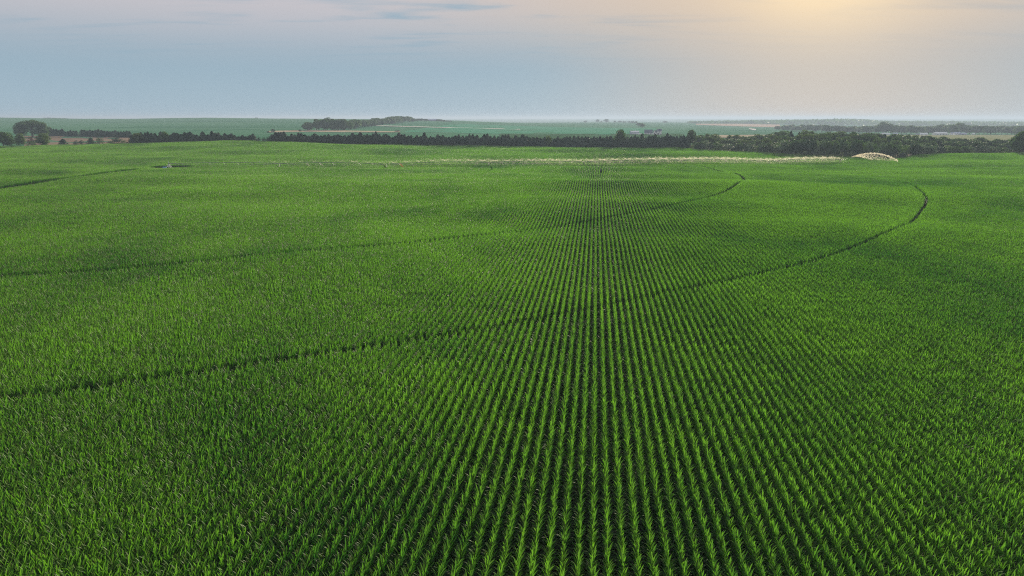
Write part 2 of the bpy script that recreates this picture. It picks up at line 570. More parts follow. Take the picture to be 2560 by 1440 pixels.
def leaf_geo(z0, az, e0, L, wid, droop, fold=.25, nseg=5, twist=0.0):
    """one arching corn blade: base height, azimuth, lean from vertical, length, width, droop; three verts across"""
    V = []
    p = np.array([0.012, 0.0, z0]); a = e0
    ds = L / nseg
    for k in range(nseg + 1):
        t = k / nseg
        hw = wid * .5 * (0.62 + .9 * t) * (1 - t ** 2.6) if t < 1 else 0.0
        nrm = np.array([-math.cos(a), 0, math.sin(a)])
        tw = twist * t
        side = np.array([0, math.cos(tw), 0]) + nrm * math.sin(tw)
        if k < nseg:
            V += [p + side * hw + nrm * hw * fold, p.copy(), p - side * hw + nrm * hw * fold]
        else:
            V += [p.copy()]
        a += droop * ds * (0.4 + 1.7 * t)
        p = p + ds * np.array([math.sin(a), 0, math.cos(a)])
    V = np.array(V)
    c, s = math.cos(az), math.sin(az)
    V = V @ np.array([[c, s, 0], [-s, c, 0], [0, 0, 1]])
    Fc = []
    for k in range(nseg - 1):
        b = 3 * k
        Fc += [(b, b + 1, b + 4, b + 3), (b + 1, b + 2, b + 5, b + 4)]
    b = 3 * (nseg - 1)
    Fc += [(b, b + 1, b + 3), (b + 1, b + 2, b + 3)]
    return V, Fc


def plant_parts(r):
    """list of (V, F, tint, kind) of one corn plant about 2.1 m tall"""
    out = []
    H = 1.58 * r.uniform(.93, 1.06)
    az0 = r.uniform(0, 2 * math.pi)
    n = 13
    for k in range(n):
        t = k / (n - 1)
        z = (.15 + .66 * t / .56) if t <= .56 else (.98 + (H - .98) * (t - .56) / .44)
        az = az0 + (math.pi if k % 2 else 0) + r.uniform(-.45, .45)
        if t > .56:                                       # upper whorl, upright
            q = (t - .56) / .44
            V, Fc = leaf_geo(z, az, r.uniform(.28, .50) * (1.35 - .72 * q), r.uniform(.62, .80) * (1.0 - .15 * q), r.uniform(.056, .076),
                             r.uniform(.1, 1.1), .28, 5, r.uniform(-.5, .5))
            tint = (r.uniform(.1, .4) + .6 * q, r.uniform(0, .10) + (.28 * r.uniform(0, 1) if q > .75 else 0), 0)  # paler upwards: young leaves, plus the bright row crest put into the tint
        else:                                             # older blades arch over into the gap
            V, Fc = leaf_geo(z, az, r.uniform(.55, .85), r.uniform(.52, .72), r.uniform(.066, .086),
                             r.uniform(1.5, 2.6), .2, 6, r.uniform(-.4, .4))
            tint = (r.uniform(.0, .12), r.uniform(0, .02), 0)  # dark tint: older leaf, plus shade of the row gap put into the colour
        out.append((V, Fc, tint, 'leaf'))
    mb = MB(); mb.tube((0, 0, -.06), (0, 0, H), .016, .010, 5)
    out.append((np.array([tuple(q) for q in mb.v]), mb.f, (.4, .2, 0), 'stalk'))
    if r.random() < .45:                                  # tassel just emerging
        mb = MB()
        for i in range(3):
            a = r.uniform(0, 6.28)
            mb.tube((0, 0, H + .28), (math.cos(a) * .07 * i, math.sin(a) * .07 * i, H + .55 + .08 * r.uniform(-1, 1)), .009, .003, 3)
        out.append((np.array([tuple(q) for q in mb.v]), mb.f, (.9, .75, 0), 'tassel'))
    return out


class LeafMesh:
    def __init__(s): s.V = []; s.F = []; s.T = []; s.n = 0
    def add(s, V, Fc, tint):
        s.V.append(V); s.F += [tuple(i + s.n for i in q) for q in Fc]
        s.T.append(np.tile(np.array(tint, np.float32), (len(V), 1))); s.n += len(V)
    def mesh(s, name, mat):
        me = mesh(name, np.concatenate(s.V), s.F, mat, True)
        a = me.attributes.new('tint', 'FLOAT_VECTOR', 'POINT')
        a.data.foreach_set('vector', np.concatenate(s.T).ravel())
        return me


def put_plants(lm, x, ys, r):
    for y in ys:
        dx, dyy = r.normal(0, .010), r.normal(0, .03)
        sc = r.uniform(.93, 1.05); pt = r.normal(0, .10); pw = max(0.0, r.normal(0, .10))
        lx, ly = r.normal(0, .016), r.normal(0, .025)
        for V, Fc, tint, _ in plant_parts(r):
            W = V * sc
            W = W + np.stack([W[:, 2] * lx, W[:, 2] * ly, W[:, 2] * 0], 1)
            lm.add(W + np.array([x + dx, y + dyy, 0]), Fc, (min(1, max(0, tint[0] + pt)), min(.8, tint[1] + pw), 0))


tile_col = bpy.data.collections.new('corn_tiles')
seg_col = bpy.data.collections.new('corn_segments')
N_TILE, N_SEG = 6, 10
for k in range(N_TILE):
    lm = LeafMesh()
    for i in range(TROWS):
        put_plants(lm, (i - (TROWS - 1) / 2) * ROW, (np.arange(TSEGS * 4) + .5) * PLANT - TLEN / 2, rng)
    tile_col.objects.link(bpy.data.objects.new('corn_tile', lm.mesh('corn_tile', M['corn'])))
for k in range(N_SEG):
    lm = LeafMesh()
    put_plants(lm, 0.0, (np.arange(4) + .5) * PLANT - SEG / 2, rng)
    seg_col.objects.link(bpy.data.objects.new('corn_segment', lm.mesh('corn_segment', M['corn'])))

# far edge of the crop: forward distance as a function of u
_edge_px = [(1690, None), (1745, 372.5), (1880, 378), (1980, 386), (2100, 390), (2200, 393), (2245, 395), (2300, 385), (2400, 382.5), (2560, 381), (2860, 381)]
_eu = np.array([u_of(p, 375) for p, _ in _edge_px])
_ed = np.array([.985 * F_tree(_eu[0])] + [hit(p, q, 2.0, 330.0).y for p, q in _edge_px[1:]], float)
print('field edge', _ed.round())


def field_far(u):
    return np.where(u < _eu[0], F_tree(u) * .985, np.interp(u, _eu, _ed))


def gap_mask(x, y, grow=0.0):
    """True where no plants stand: wheel tracks, access lane, clearing round the pivot"""
    dx, dyy = x - PIV[0], y - PIV[1]
    rr = np.hypot(x - TRACK_C[0], y - TRACK_C[1])
    g = np.zeros(np.shape(x), bool)
    wob = .25 * np.sin(np.arctan2(dyy, dx) * 40)
    for Rt, hw in zip(TRACKS, (.5, .5, .42, .36, .7, .5, .6)):
        g |= (np.abs(rr - Rt + wob) < hw + grow) & ((Rt < 350) | (y > 150))
    al = dx * RD[0] + dyy * RD[1]; ac = dx * QD[0] + dyy * QD[1]
    g |= (np.abs(dx * LANE_D[1] - dyy * LANE_D[0]) < 3.6 + grow) & (dx * LANE_D[0] + dyy * LANE_D[1] > 0)
    g |= (np.abs(ac) / (11 + grow)) ** 2 + ((al - 2) / (9 + grow)) ** 2 < 1
    # washed-out spot on the right of the field
    c = at(2432, 401, 0)
    u_, v_ = ray(2432, 402)
    dd = 385.0
    ex, ey = x - u_ * dd, y - dd
    g |= (ex / (1.0 + grow)) ** 2 + (ey / (7 + grow)) ** 2 < 1
    return g


def in_field(x, y, m=0.0):
    u = x / np.maximum(y, 1e-3)
    return (y < field_far(u) - m) & (y > 10) & (np.abs(x) < .75 * 1.10 * y + 16)


A0, A1 = -560, 560
na = int((A1 - A0) / (TROWS * ROW)); nb = int(760 / TLEN)
ii, jj = np.meshgrid(np.arange(na), np.arange(nb))
ta = (A0 + (ii + .5) * TROWS * ROW).ravel(); tb = (-60 + (jj + .5) * TLEN).ravel()
tx = ta * QD[0] + tb * RD[0]; ty = ta * QD[1] + tb * RD[1]
keep = in_field(tx, ty, -6)
ta, tb, tx, ty = ta[keep], tb[keep], tx[keep], ty[keep]
# the plants that show largest: ten rows, thirty plants each, at the near edge
HB = tb[np.argmin(np.abs(tb - 33.0))]
HA = ta[np.argmin(np.abs(ta - 1.5))]
hero_a = HA + (np.arange(12) - 5.5) * ROW
hero_a = hero_a[1:11]
is_hero_tile = (np.abs(tb - HB) < .1) & (np.abs(ta - HA) < TROWS * ROW * 1.6)
edge = gap_mask(tx, ty, 3.2) | ~in_field(tx, ty, 3.4) | is_hero_tile
T_a, T_b = ta[~edge], tb[~edge]
sa = (ta[edge][:, None, None] + ((np.arange(TROWS) - (TROWS - 1) / 2) * ROW)[None, :, None] + np.zeros((1, 1, TSEGS))).ravel()
sb = (tb[edge][:, None, None] + ((np.arange(TSEGS) + .5) * SEG - TLEN / 2)[None, None, :] + np.zeros((1, TROWS, 1))).ravel()
sx = sa * QD[0] + sb * RD[0]; sy = sa * QD[1] + sb * RD[1]
ok = ~gap_mask(sx, sy) & in_field(sx, sy)
near_hero = (np.abs(sb - HB) < TLEN / 2) & (np.min(np.abs(sa[:, None] - hero_a[None]), 1) < .1)
ok &= ~near_hero
S_a, S_b = sa[ok], sb[ok]


def instance_data(a, b, nvar):
    x = a * QD[0] + b * RD[0]; y = a * QD[1] + b * RD[1]
    z = T(x, y)
    e = 2.0
    tr = (T(x + RD[0] * e, y + RD[1] * e) - T(x - RD[0] * e, y - RD[1] * e)) / (2 * e)
    tq = (T(x + QD[0] * e, y + QD[1] * e) - T(x - QD[0] * e, y - QD[1] * e)) / (2 * e)
    Yv = np.stack([RD[0] + 0 * x, RD[1] + 0 * x, tr], 1); Yv /= np.linalg.norm(Yv, axis=1)[:, None]
    Xv = np.stack([QD[0] + 0 * x, QD[1] + 0 * x, tq], 1)
    Zv = np.cross(Xv, Yv); Zv /= np.linalg.norm(Zv, axis=1)[:, None]
    Xv = np.cross(Yv, Zv)
    fl = np.where(rng.random(len(x)) < .5, 1.0, -1.0)[:, None]
    Xv, Yv = Xv * fl, Yv * fl
    rot = np.stack([np.arctan2(Yv[:, 2], Zv[:, 2]), -np.arcsin(np.clip(Xv[:, 2], -1, 1)), np.arctan2(Xv[:, 1], Xv[:, 0])], 1)
    hz = 1 + .05 * np.sin(x * .11 + 1.3 * np.sin(y * .045)) + .04 * np.sin(y * .16 + x * .07) + rng.normal(0, .012, len(x))
    sc = np.stack([np.ones_like(x), np.ones_like(x), hz], 1)
    return np.stack([x, y, z], 1), rot, sc, rng.integers(0, nvar, len(x))


def corn_field():
    p1 = instance_data(T_a, T_b, N_TILE); p2 = instance_data(S_a, S_b, N_SEG)
    P, Rr, S, Vr = (np.concatenate([a, b]) for a, b in zip(p1, p2))
    k = np.concatenate([np.ones(len(T_a), bool), np.zeros(len(S_a), bool)])
    me = bpy.data.meshes.new('corn_field')
    me.vertices.add(len(P)); me.vertices.foreach_set('co', P.astype(np.float32).ravel())
    for nm, ty_, fld, dat in (('rot', 'FLOAT_VECTOR', 'vector', Rr), ('scl', 'FLOAT_VECTOR', 'vector', S)):
        a = me.attributes.new(nm, ty_, 'POINT'); a.data.foreach_set(fld, dat.astype(np.float32).ravel())
    a = me.attributes.new('var', 'INT', 'POINT'); a.data.foreach_set('value', Vr.astype(np.int32))
    a = me.attributes.new('is_tile', 'BOOLEAN', 'POINT'); a.data.foreach_set('value', k)
    me.materials.append(M['corn'])
    o = tag(obj('corn_field', me), 'green corn crop in straight rows filling the whole field', 'corn', kind='stuff')
    g = bpy.data.node_groups.new('corn_planting', 'GeometryNodeTree')
    g.interface.new_socket('Geometry', in_out='INPUT', socket_type='NodeSocketGeometry')
    g.interface.new_socket('Geometry', in_out='OUTPUT', socket_type='NodeSocketGeometry')
    N = NT(g)
    gi, go = N.n('NodeGroupInput'), N.n('NodeGroupOutput')
    def attr(nm, typ):
        q = N.n('GeometryNodeInputNamedAttribute', data_type=typ); q.inputs['Name'].default_value = nm
        return q.outputs['Attribute']
    e2r = N.n('FunctionNodeEulerToRotation'); N.link(attr('rot', 'FLOAT_VECTOR'), e2r.inputs[0])
    nt = N.n('FunctionNodeBooleanMath', operation='NOT'); N.link(attr('is_tile', 'BOOLEAN'), nt.inputs[0])
    j = N.n('GeometryNodeJoinGeometry')
    for c, sel in ((tile_col, attr('is_tile', 'BOOLEAN')), (seg_col, nt.outputs[0])):
        ci = N.n('GeometryNodeCollectionInfo'); ci.inputs['Collection'].default_value = c
        ci.inputs['Separate Children'].default_value = True; ci.inputs['Reset Children'].default_value = True
        ip = N.n('GeometryNodeInstanceOnPoints')
        N.link(gi.outputs[0], ip.inputs['Points']); N.link(sel, ip.inputs['Selection'])
        N.link(ci.outputs[0], ip.inputs['Instance']); ip.inputs['Pick Instance'].default_value = True
        N.link(attr('var', 'INT'), ip.inputs['Instance Index'])
        N.link(e2r.outputs[0], ip.inputs['Rotation']); N.link(attr('scl', 'FLOAT_VECTOR'), ip.inputs['Scale'])
        N.link(ip.outputs[0], j.inputs[0])
    N.link(j.outputs[0], go.inputs[0])
    md = o.modifiers.new('planting', 'NODES'); md.node_group = g
    print('corn tiles', len(T_a), 'segments', len(S_a))


corn_field()

# the three hundred plants that show largest, each a thing with stalk and leaves
NVAR = 14
variants = []
for k in range(NVAR):
    parts = []
    for V, Fc, tint, nm in plant_parts(rng):
        lm = LeafMesh(); lm.add(V, Fc, tint)
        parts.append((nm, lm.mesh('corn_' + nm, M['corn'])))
    variants.append(parts)
for a_ in hero_a:
    for b_ in HB - TLEN / 2 + (np.arange(30) + .5) * TLEN / 30:
        aj, bj = a_ + rng.normal(0, .018), b_ + rng.normal(0, .03)
        x, y = aj * QD[0] + bj * RD[0], aj * QD[1] + bj * RD[1]
        root = empty('corn_plant', on_ground(x, y), rng.uniform(0, 6.28))
        root.scale = (1, 1, 1 * rng.uniform(.92, 1.08))
        tag(root, 'tall corn plant with upright pointed leaves in the closely seen planted rows', 'corn plant', 'corn plants standing in the rows')
        for nm, me in variants[rng.integers(NVAR)]:
            obj(nm, me, root)

# ------------------------------------------------------------------ trees
def cloud(P, Nn, size, r, jitter=.7):
    """leaf clumps: one tilted quad per point"""
    n = len(P)
    nv = Nn + r.normal(0, jitter, (n, 3)); nv /= np.linalg.norm(nv, axis=1)[:, None]
    t = np.cross(nv, r.normal(0, 1, (n, 3))); t /= np.linalg.norm(t, axis=1)[:, None]
    b = np.cross(nv, t)
    s = size * r.uniform(.6, 1.35, n)[:, None]; q = s * r.uniform(.55, 1.0, n)[:, None]
    V = np.stack([P - t * s, P - b * q + nv * s * .2, P + t * s, P + b * q + nv * s * .2], 1).reshape(-1, 3)
    return V, np.arange(4 * n).reshape(-1, 4)


def ball(n, r):
    q = r.normal(0, 1, (n, 3)); return q / np.linalg.norm(q, axis=1)[:, None]


def cedar_crown(r, n=900):
    t = r.random(n) ** 1.25                               # 0 low, 1 tip
    a = r.uniform(0, 2 * math.pi, n)
    ph = r.uniform(0, 6.28, 4)
    lump = 1 + .20 * np.sin(3 * a + ph[0] + 7 * t) + .16 * np.sin(5 * a + ph[1] - 13 * t) + .12 * np.sin(2 * a + ph[2] + 19 * t)
    prof = .34 * (1 - t) ** .72 * (1 - .35 * np.exp(-t * 9)) + .012
    rad = prof * lump * np.where(r.random(n) < .75, r.uniform(.8, 1.08, n), r.uniform(.2, .8, n))
    P = np.stack([rad * np.cos(a), rad * np.sin(a), .03 + .96 * t], 1)
    Nn = np.stack([np.cos(a), np.sin(a), .35 + 0 * a], 1)
    return cloud(P, Nn, .045, r, .5)


def broad_crown(r, n=2300, lobes=13, flat=1.0, low=.18):
    c = []
    for k in range(lobes):
        t = k / (lobes - 1)
        z = low + .12 + (.78 - low) * t
        w_ = math.sin(math.pi * min(.95, .28 + .62 * t)) * .30
        a = k * 2.4 + r.uniform(-.5, .5)
        c.append((w_ * math.cos(a), w_ * math.sin(a), z + r.uniform(-.05, .05), r.uniform(.13, .20)))
    c.append((0, 0, .55, .26)); c = np.array(c)
    wgt = c[:, 3] ** 2; k = r.choice(len(c), n, p=wgt / wgt.sum())
    dd = ball(n, r); dd[:, 2] *= np.where(dd[:, 2] < 0, .75, 1.0)
    rr = c[k, 3] * np.where(r.random(n) < .8, r.uniform(.86, 1.12, n), r.uniform(.3, .86, n))
    P = c[k, :3] + dd * rr[:, None] * np.array([1, 1, flat])
    P[:, 2] = np.clip(P[:, 2], .04, 1.02)
    return cloud(P, dd, .036, r, .6)


def dome_crown(r, n=5200):
    c = []
    for k in range(26):
        q = math.sqrt((k + .5) / 26) * .40
        a = k * 2.39996 + r.uniform(-.3, .3)
        top = .40 + .46 * math.sqrt(max(0, 1 - (q / .44) ** 2))
        c.append((q * math.cos(a), q * math.sin(a), top - r.uniform(.04, .13), r.uniform(.09, .15)))
        if q > .2: c.append((q * 1.02 * math.cos(a), q * 1.02 * math.sin(a), top * r.uniform(.30, .62), r.uniform(.08, .13)))
    c = np.array(c)
    wgt = c[:, 3] ** 2; k = r.choice(len(c), n, p=wgt / wgt.sum())
    dd = ball(n, r)
    rr = c[k, 3] * np.where(r.random(n) < .85, r.uniform(.84, 1.12, n), r.uniform(.3, .84, n))
    P = c[k, :3] + dd * rr[:, None]
    P[:, 2] = np.clip(P[:, 2], .05, 1.02)
    return cloud(P, dd, .026, r, .6)


def trunk_mesh(name, r, h, rad, limbs):
    mb = MB()
    mb.tube((0, 0, -.05), (0, 0, h * .5), rad, rad * .75, 7)
    mb.tube((0, 0, h * .5), (.02, 0, h), rad * .75, rad * .3, 7)
    for k in range(limbs):
        a = k * 2.4 + r.uniform(-.4, .4)
        z = h * r.uniform(.45, .8)
        mb.tube((0, 0, z), (math.cos(a) * .22, math.sin(a) * .22, z + .2), rad * .45, rad * .12, 5)
    return mb.mesh(name, M['bark'], True)


def make_kind(n, crown, mat, th, tr, limbs):
    out = []
    for k in range(n):
        V, Fc = crown(rng)
        out.append((mesh('crown', V, Fc, M[mat]), trunk_mesh('trunk', rng, th, tr, limbs)))
    return out


KIND = {
    'cedar': make_kind(8, cedar_crown, 'cedar', .5, .022, 0),
    'oak': make_kind(7, broad_crown, 'oak', .62, .030, 5),
    'grand': make_kind(1, dome_crown, 'oak', .62, .035, 7),
    'light': make_kind(4, broad_crown, 'oak_pale', .62, .030, 5),
    'shrub': make_kind(5, lambda r: broad_crown(r, 700, 10, .85, 0.0), 'oak', .5, .03, 4),
    'willow': make_kind(4, lambda r: broad_crown(r, 900, 10, .9, 0.0), 'willow', .5, .03, 4),
    'dry': make_kind(2, lambda r: broad_crown(r, 500, 9, .8, 0.0), 'dry', .5, .03, 4),
    'cedarbush': make_kind(3, lambda r: broad_crown(r, 700, 9, .9, 0.0), 'cedar', .5, .03, 3),
}
NAME = {'cedar': 'red_cedar', 'oak': 'broadleaf_tree', 'grand': 'broadleaf_tree', 'light': 'broadleaf_tree', 'shrub': 'shrub', 'willow': 'silvery_shrub', 'dry': 'dry_shrub', 'cedarbush': 'juniper_bush'}
CAT = {'cedar': 'tree', 'oak': 'tree', 'grand': 'tree', 'light': 'tree', 'shrub': 'shrub', 'willow': 'shrub', 'dry': 'shrub', 'cedarbush': 'shrub'}
N_TREES = [0]


def tree(kind, pos, height, width, label, group=None):
    """pos on the ground, height and crown width in metres"""
    crown, trunk = KIND[kind][rng.integers(len(KIND[kind]))]
    nat = .60 if kind == 'cedar' else .92
    root = empty(NAME[kind], (pos[0], pos[1], pos[2] - .1), rng.uniform(0, 6.28))
    root.scale = (width / nat, width / nat, height)
    tag(root, label, CAT[kind], group)
    obj('trunk', trunk, root); obj('crown', crown, root)
    N_TREES[0] += 1
    return root


def tree_px(kind, px, top, wid_px, pos, label, group=None):
    """tree standing at pos whose tip reaches the photograph row top and whose crown is wid_px wide"""
    u, v = ray(px, top)
    h = CAM_H + v * pos[1] - pos[2]
    return tree(kind, pos, max(h, 1.2), wid_px / px_per_m(pos[1]), label, group)


def line_pos(px, k=1.0, off=0.0):
    u = u_of(px, 360)
    y = F_tree(u) * k + off
    return on_ground(u * y, y)


# cedar windbreak along the far edge of the field
top_x = [320, 345, 380, 430, 460, 500, 560, 600, 640, 644, 676, 680, 720, 790, 830, 900, 960, 1000, 1060, 1150, 1230, 1300, 1326, 1345, 1400, 1450, 1500, 1560, 1640, 1720]
top_y = [336, 331, 332, 331, 333, 332, 333, 335, 333, 343, 343, 334, 334, 337, 335, 333, 335, 337, 337, 337, 339, 340, 337, 345, 343, 342, 343, 340, 339, 342]
LW = 'dark conical cedar in the dense windbreak along the far edge of the corn'
px = 334.0
while px < 1722:
    if not (641 < px < 678):
        t_ = np.interp(px, top_x, top_y)
        tree_px('cedar', px, t_ + rng.choice([-3, -1, 0, 2, 4]) + rng.normal(0, 1.8), rng.uniform(17, 27), line_pos(px, 1.012, rng.uniform(-1, 3)), LW, 'cedars of the windbreak')
    px += rng.uniform(6.0, 10.5)
px = 338.0
while px < 1715:
    if not (641 < px < 678):
        tree_px('cedarbush' if rng.random() < .5 else 'cedar', px, np.interp(px, top_x, top_y) + rng.uniform(5, 10), rng.uniform(15, 24), line_pos(px, 1.003, rng.uniform(-1, 1)),
                'low bushy juniper filling in the foot of the cedar windbreak', 'junipers at the foot of the windbreak')
    px += rng.uniform(11, 19)
for p_ in (648, 660, 670):
    tree_px('cedarbush', p_, 342.5 + rng.uniform(0, 1.5), 14, line_pos(p_, 1.01), 'low dark bush in the gap of the windbreak', 'bushes in the windbreak gap')
tree_px('oak', 1549, 325, 32, line_pos(1549, 1.01), 'tall round broadleaf tree standing up out of the cedar windbreak')
tree_px('light', 1371, 340, 17, line_pos(1371, .998), 'small pale leafy tree among the windbreak cedars')
tree_px('oak', 415, 329, 22, line_pos(415, 1.0), 'rounded broadleaf crown overtopping the cedars near the bare field')
tree_px('light', 346, 333, 28, line_pos(346, .999), 'pale green bushy tree at the end of the windbreak beside the bare field')

# left: behind and around the bare field
BIG = hit(82, 343)
tree_px('grand', 82, 296, 74, BIG, 'very large spreading broadleaf tree behind the bare field')
tree_px('oak', 55, 318, 30, hit(52, 342), 'smaller tree leaning against the very large spreading tree')
tree_px('oak', 112, 309, 22, hit(112, 343), 'smaller rounded tree between the very large tree and the cedars')
for p_ in list(range(122, 198, 7)) + list(range(206, 332, 7)):
    tree_px('cedar', p_ + rng.uniform(-2, 2), np.interp(p_, [120, 165, 200, 215, 262, 300, 330], [320, 325, 327, 324, 325, 329, 328]) + rng.normal(0, 1.5),
            rng.uniform(12, 17), hit(p_, np.interp(p_, [120, 330], [340, 344])), 'dark cedar in the short row behind the bare reddish field', 'cedars behind the bare field')
for kd, p_, top, wd, lb in [
        ('oak', 8, 329, 58, 'dense round tree at the field edge beside the bare field'),
        ('shrub', 26, 345, 34, 'low dark shrub under the dense round tree'),
        ('light', 52, 335, 24, 'pale slender tree next to the dense round tree'),
        ('dry', 80, 342, 34, 'reddish brown dry shrub at the edge of the bare field'),
        ('light', 110, 334, 36, 'pale olive bushy tree in front of the very large spreading tree'),
        ('cedarbush', 108, 347, 28, 'dark low bush under the pale olive tree'),
        ('shrub', 80, 353, 26, 'low green bush at the corn edge beside the dry shrub'),
        ('cedar', 158, 347, 23, 'lone pointed cedar bush on the bare field edge'),
        ('cedarbush', 190, 351, 17, 'lower of the pair of dark bushes on the bare field edge'),
        ('cedarbush', 203, 350.5, 17, 'rounder of the pair of dark bushes on the bare field edge'),
        ('cedar', 228, 344, 20, 'narrow egg-shaped dark cedar on the bare field edge'),
        ('shrub', 250, 344, 22, 'round dark green shrub next to the egg-shaped cedar'),
        ('cedarbush', 292, 344, 30, 'wide dark juniper mound near the end of the windbreak'),
        ('cedarbush', 276, 352, 18, 'low dark juniper skirt on the wide juniper mound'),
        ('shrub', 310, 350, 18, 'small low shrub between the juniper mound and the windbreak')]:
    tree_px(kd, p_, top, wd, line_pos(p_, 1.006 + (.02 if kd == 'dry' else 0)), lb)

def edge_pos(px, k=1.012):
    u = u_of(px, 380)
    y = float(field_far(u)) * k
    return on_ground(u * y, y)


# right: creek woods along the corn
prof_x = [1715, 1728, 1750, 1775, 1800, 1850, 1900, 1950, 2020, 2080, 2150, 2200, 2280, 2330, 2380, 2420, 2455, 2500, 2530, 2560, 2700]
prof_y = [338, 334, 337, 330, 338, 341, 339, 331, 328, 332, 333, 337, 341, 342, 346, 347, 343, 350, 349, 338, 338]
LC = 'dark leafy tree in the dense creek woods beside the corn'
LCC = 'dark cedar mixed into the creek woods beside the corn'
tree_px('light', 1728, 326, 28, on_ground(u_of(1728) * 560, 560), 'pale round tree where the windbreak meets the creek woods')
for layer, (k0, step, dt) in enumerate(((1.26, 17, 0), (1.17, 17, 5), (1.09, 16, 12), (1.025, 15, 20))):
    px = 1735.0 + layer * 5
    while px < 2740:
        u = u_of(px, 370)
        y = float(field_far(u)) if px < 2205 or px > 2320 else float(np.interp(px, [2205, 2320], [field_far(u_of(2205, 375)), field_far(u_of(2320, 375))]))
        y = y * k0 + rng.uniform(-4, 4)
        ty_ = np.interp(px, prof_x, prof_y) - 3 + dt + abs(rng.normal(0, 4.0))
        kd = rng.choice(['oak', 'oak', 'light', 'cedar', 'light']) if layer < 3 else rng.choice(['oak', 'shrub', 'cedarbush', 'willow', 'shrub'])
        if px > 2235 and kd == 'light': kd = 'oak'
        pos = on_ground(u * y, y)
        wd = rng.uniform(20, 46) if layer < 3 else rng.uniform(24, 38)
        if kd == 'cedar': wd *= .6
        tree_px(kd, px, ty_, wd, pos,
                {'oak': LC, 'light': 'lighter green leafy tree in the dense creek woods', 'cedar': LCC, 'shrub': 'rounded green shrub at the foot of the creek woods',
                 'cedarbush': 'dark juniper bush at the foot of the creek woods', 'willow': 'silvery green shrub at the foot of the creek woods'}[kd], 'creek woods: ' + kd)
        px += rng.uniform(.75, 1.25) * step
tree_px('willow', 1958, 351, 54, edge_pos(1958), 'broad silvery green willow bulging out of the creek woods')
tree_px('willow', 1903, 363, 24, edge_pos(1903), 'small round silvery shrub beside the broad willow')
tree_px('willow', 2300, 363, 44, edge_pos(2300), 'row-like pale silvery shrub behind the dry grass corner')
tree_px('willow', 2324, 363, 30, edge_pos(2324), 'squarish silvery shrub next to the row-like pale shrub')
tree_px('oak', 2552, 330, 52, edge_pos(2552), 'big dark broadleaf tree rising over the dry pasture edge')
tree_px('cedar', 2258, 381, 25, edge_pos(2258), 'lone dark cedar standing by itself on the dry grass corner')
tree_px('cedarbush', 2222, 377, 26, edge_pos(2222), 'dark juniper beside the lone cedar at the corn corner')
drape('dry_grass_corner', [(2236, 386), (2300, 382), (2350, 383)], [(2236, 397), (2300, 392), (2350, 386)], M['stubble'], 'dry yellowish grass corner beside the lone cedar', .12, 16, 3)
drape('dry_grass_bank', [(1440, 369), (1560, 369.2), (1660, 368), (1712, 367.5)], [(1440, 370.5), (1560, 371.5), (1660, 375.5), (1735, 378)], M['bare'], 'tan dry grass bank at the foot of the windbreak', .9, 24, 2)

# grove on the hillside
lo_x, lo_y = [765, 800, 868, 901, 943, 1000, 1036], [326, 326.5, 326, 319.6, 314, 307.5, 304]
hi_x, hi_y = [765, 778, 800, 850, 880, 905, 935, 965, 993, 1020, 1036], [306, 299, 294, 295, 298, 298, 295, 292, 286.5, 288, 295]
for k in range(78):
    p_ = rng.uniform(768, 1034)
    f_ = rng.random()
    lo = np.interp(p_, lo_x, lo_y); hi = np.interp(p_, hi_x, hi_y)
    pos = hit(p_, lo - f_ * 1.2, d0=700.0)
    tree_px('oak', p_, hi + (1 - f_) * (lo - hi) * .22 + abs(rng.normal(0, 1.3)), rng.uniform(16, 30), pos, 'hazy rounded tree in the large grove climbing the hillside', 'trees of the hillside grove')
for p_, b_, t_, wd in ((683, 331, 322.5, 12), (670, 331.5, 327.5, 7), (750, 330, 323, 8)):
    tree_px('oak', p_, t_, wd, hit(p_, b_, d0=700.), {683: 'small lone round tree on the open slope beyond the windbreak', 670: 'tiny bush beside the small lone tree on the slope', 750: 'small dim tree by the dry strip at the grove end'}[p_])
tree_px('dry', 994, 324.5, 20, hit(994, 331, d0=700.), 'low brownish brush mound alone in the green field')
for p_ in (1042, 1048, 1054, 1061, 1066, 1096, 1102, 1109, 1116, 1124):
    tree_px('oak', p_, np.interp(p_, [1040, 1066, 1096, 1126], [295, 297.5, 298.5, 302]) + rng.normal(0, .6), 12, hit(p_, np.interp(p_, [1040, 1126], [302.2, 304.5]), d0=1200.),
            'low hazy tree around the long shed on the hilltop', 'trees at the hilltop shed')
# horizon trees
for p_, t_, wd, b_ in ((1464, 301.5, 10, 306.2), (1494, 298.5, 10, 306), (1503, 303, 7, 306.3), (1516, 297.5, 17, 306), (1537, 302, 8, 306.4), (1550, 302, 13, 306.6), (1561, 303, 12, 306.8),
                       (1573, 303, 9, 307), (1581, 302.5, 12, 308), (1590, 303, 10, 309), (1597, 307, 14, 316), (1606, 307.5, 15, 319), (1663, 302.5, 13, 307)):
    tree_px('oak', p_, t_, wd, hit(p_, b_, d0=1500.), 'bluish distant tree on the low skyline ridge', 'trees on the skyline ridge')
for p_, t_, wd, b_ in ((112, 294.4, 10, 297.5), (122, 293.9, 12, 297.5), (134, 294.4, 14, 298), (148, 294.8, 14, 298), (162, 295.2, 14, 298), (641, 293.8, 9, 297)):
    tree_px('oak', p_, t_, wd, hit(p_, b_, d0=3000.), 'faint far tree peeping over the green hill crest', 'trees peeping over the hill crest')
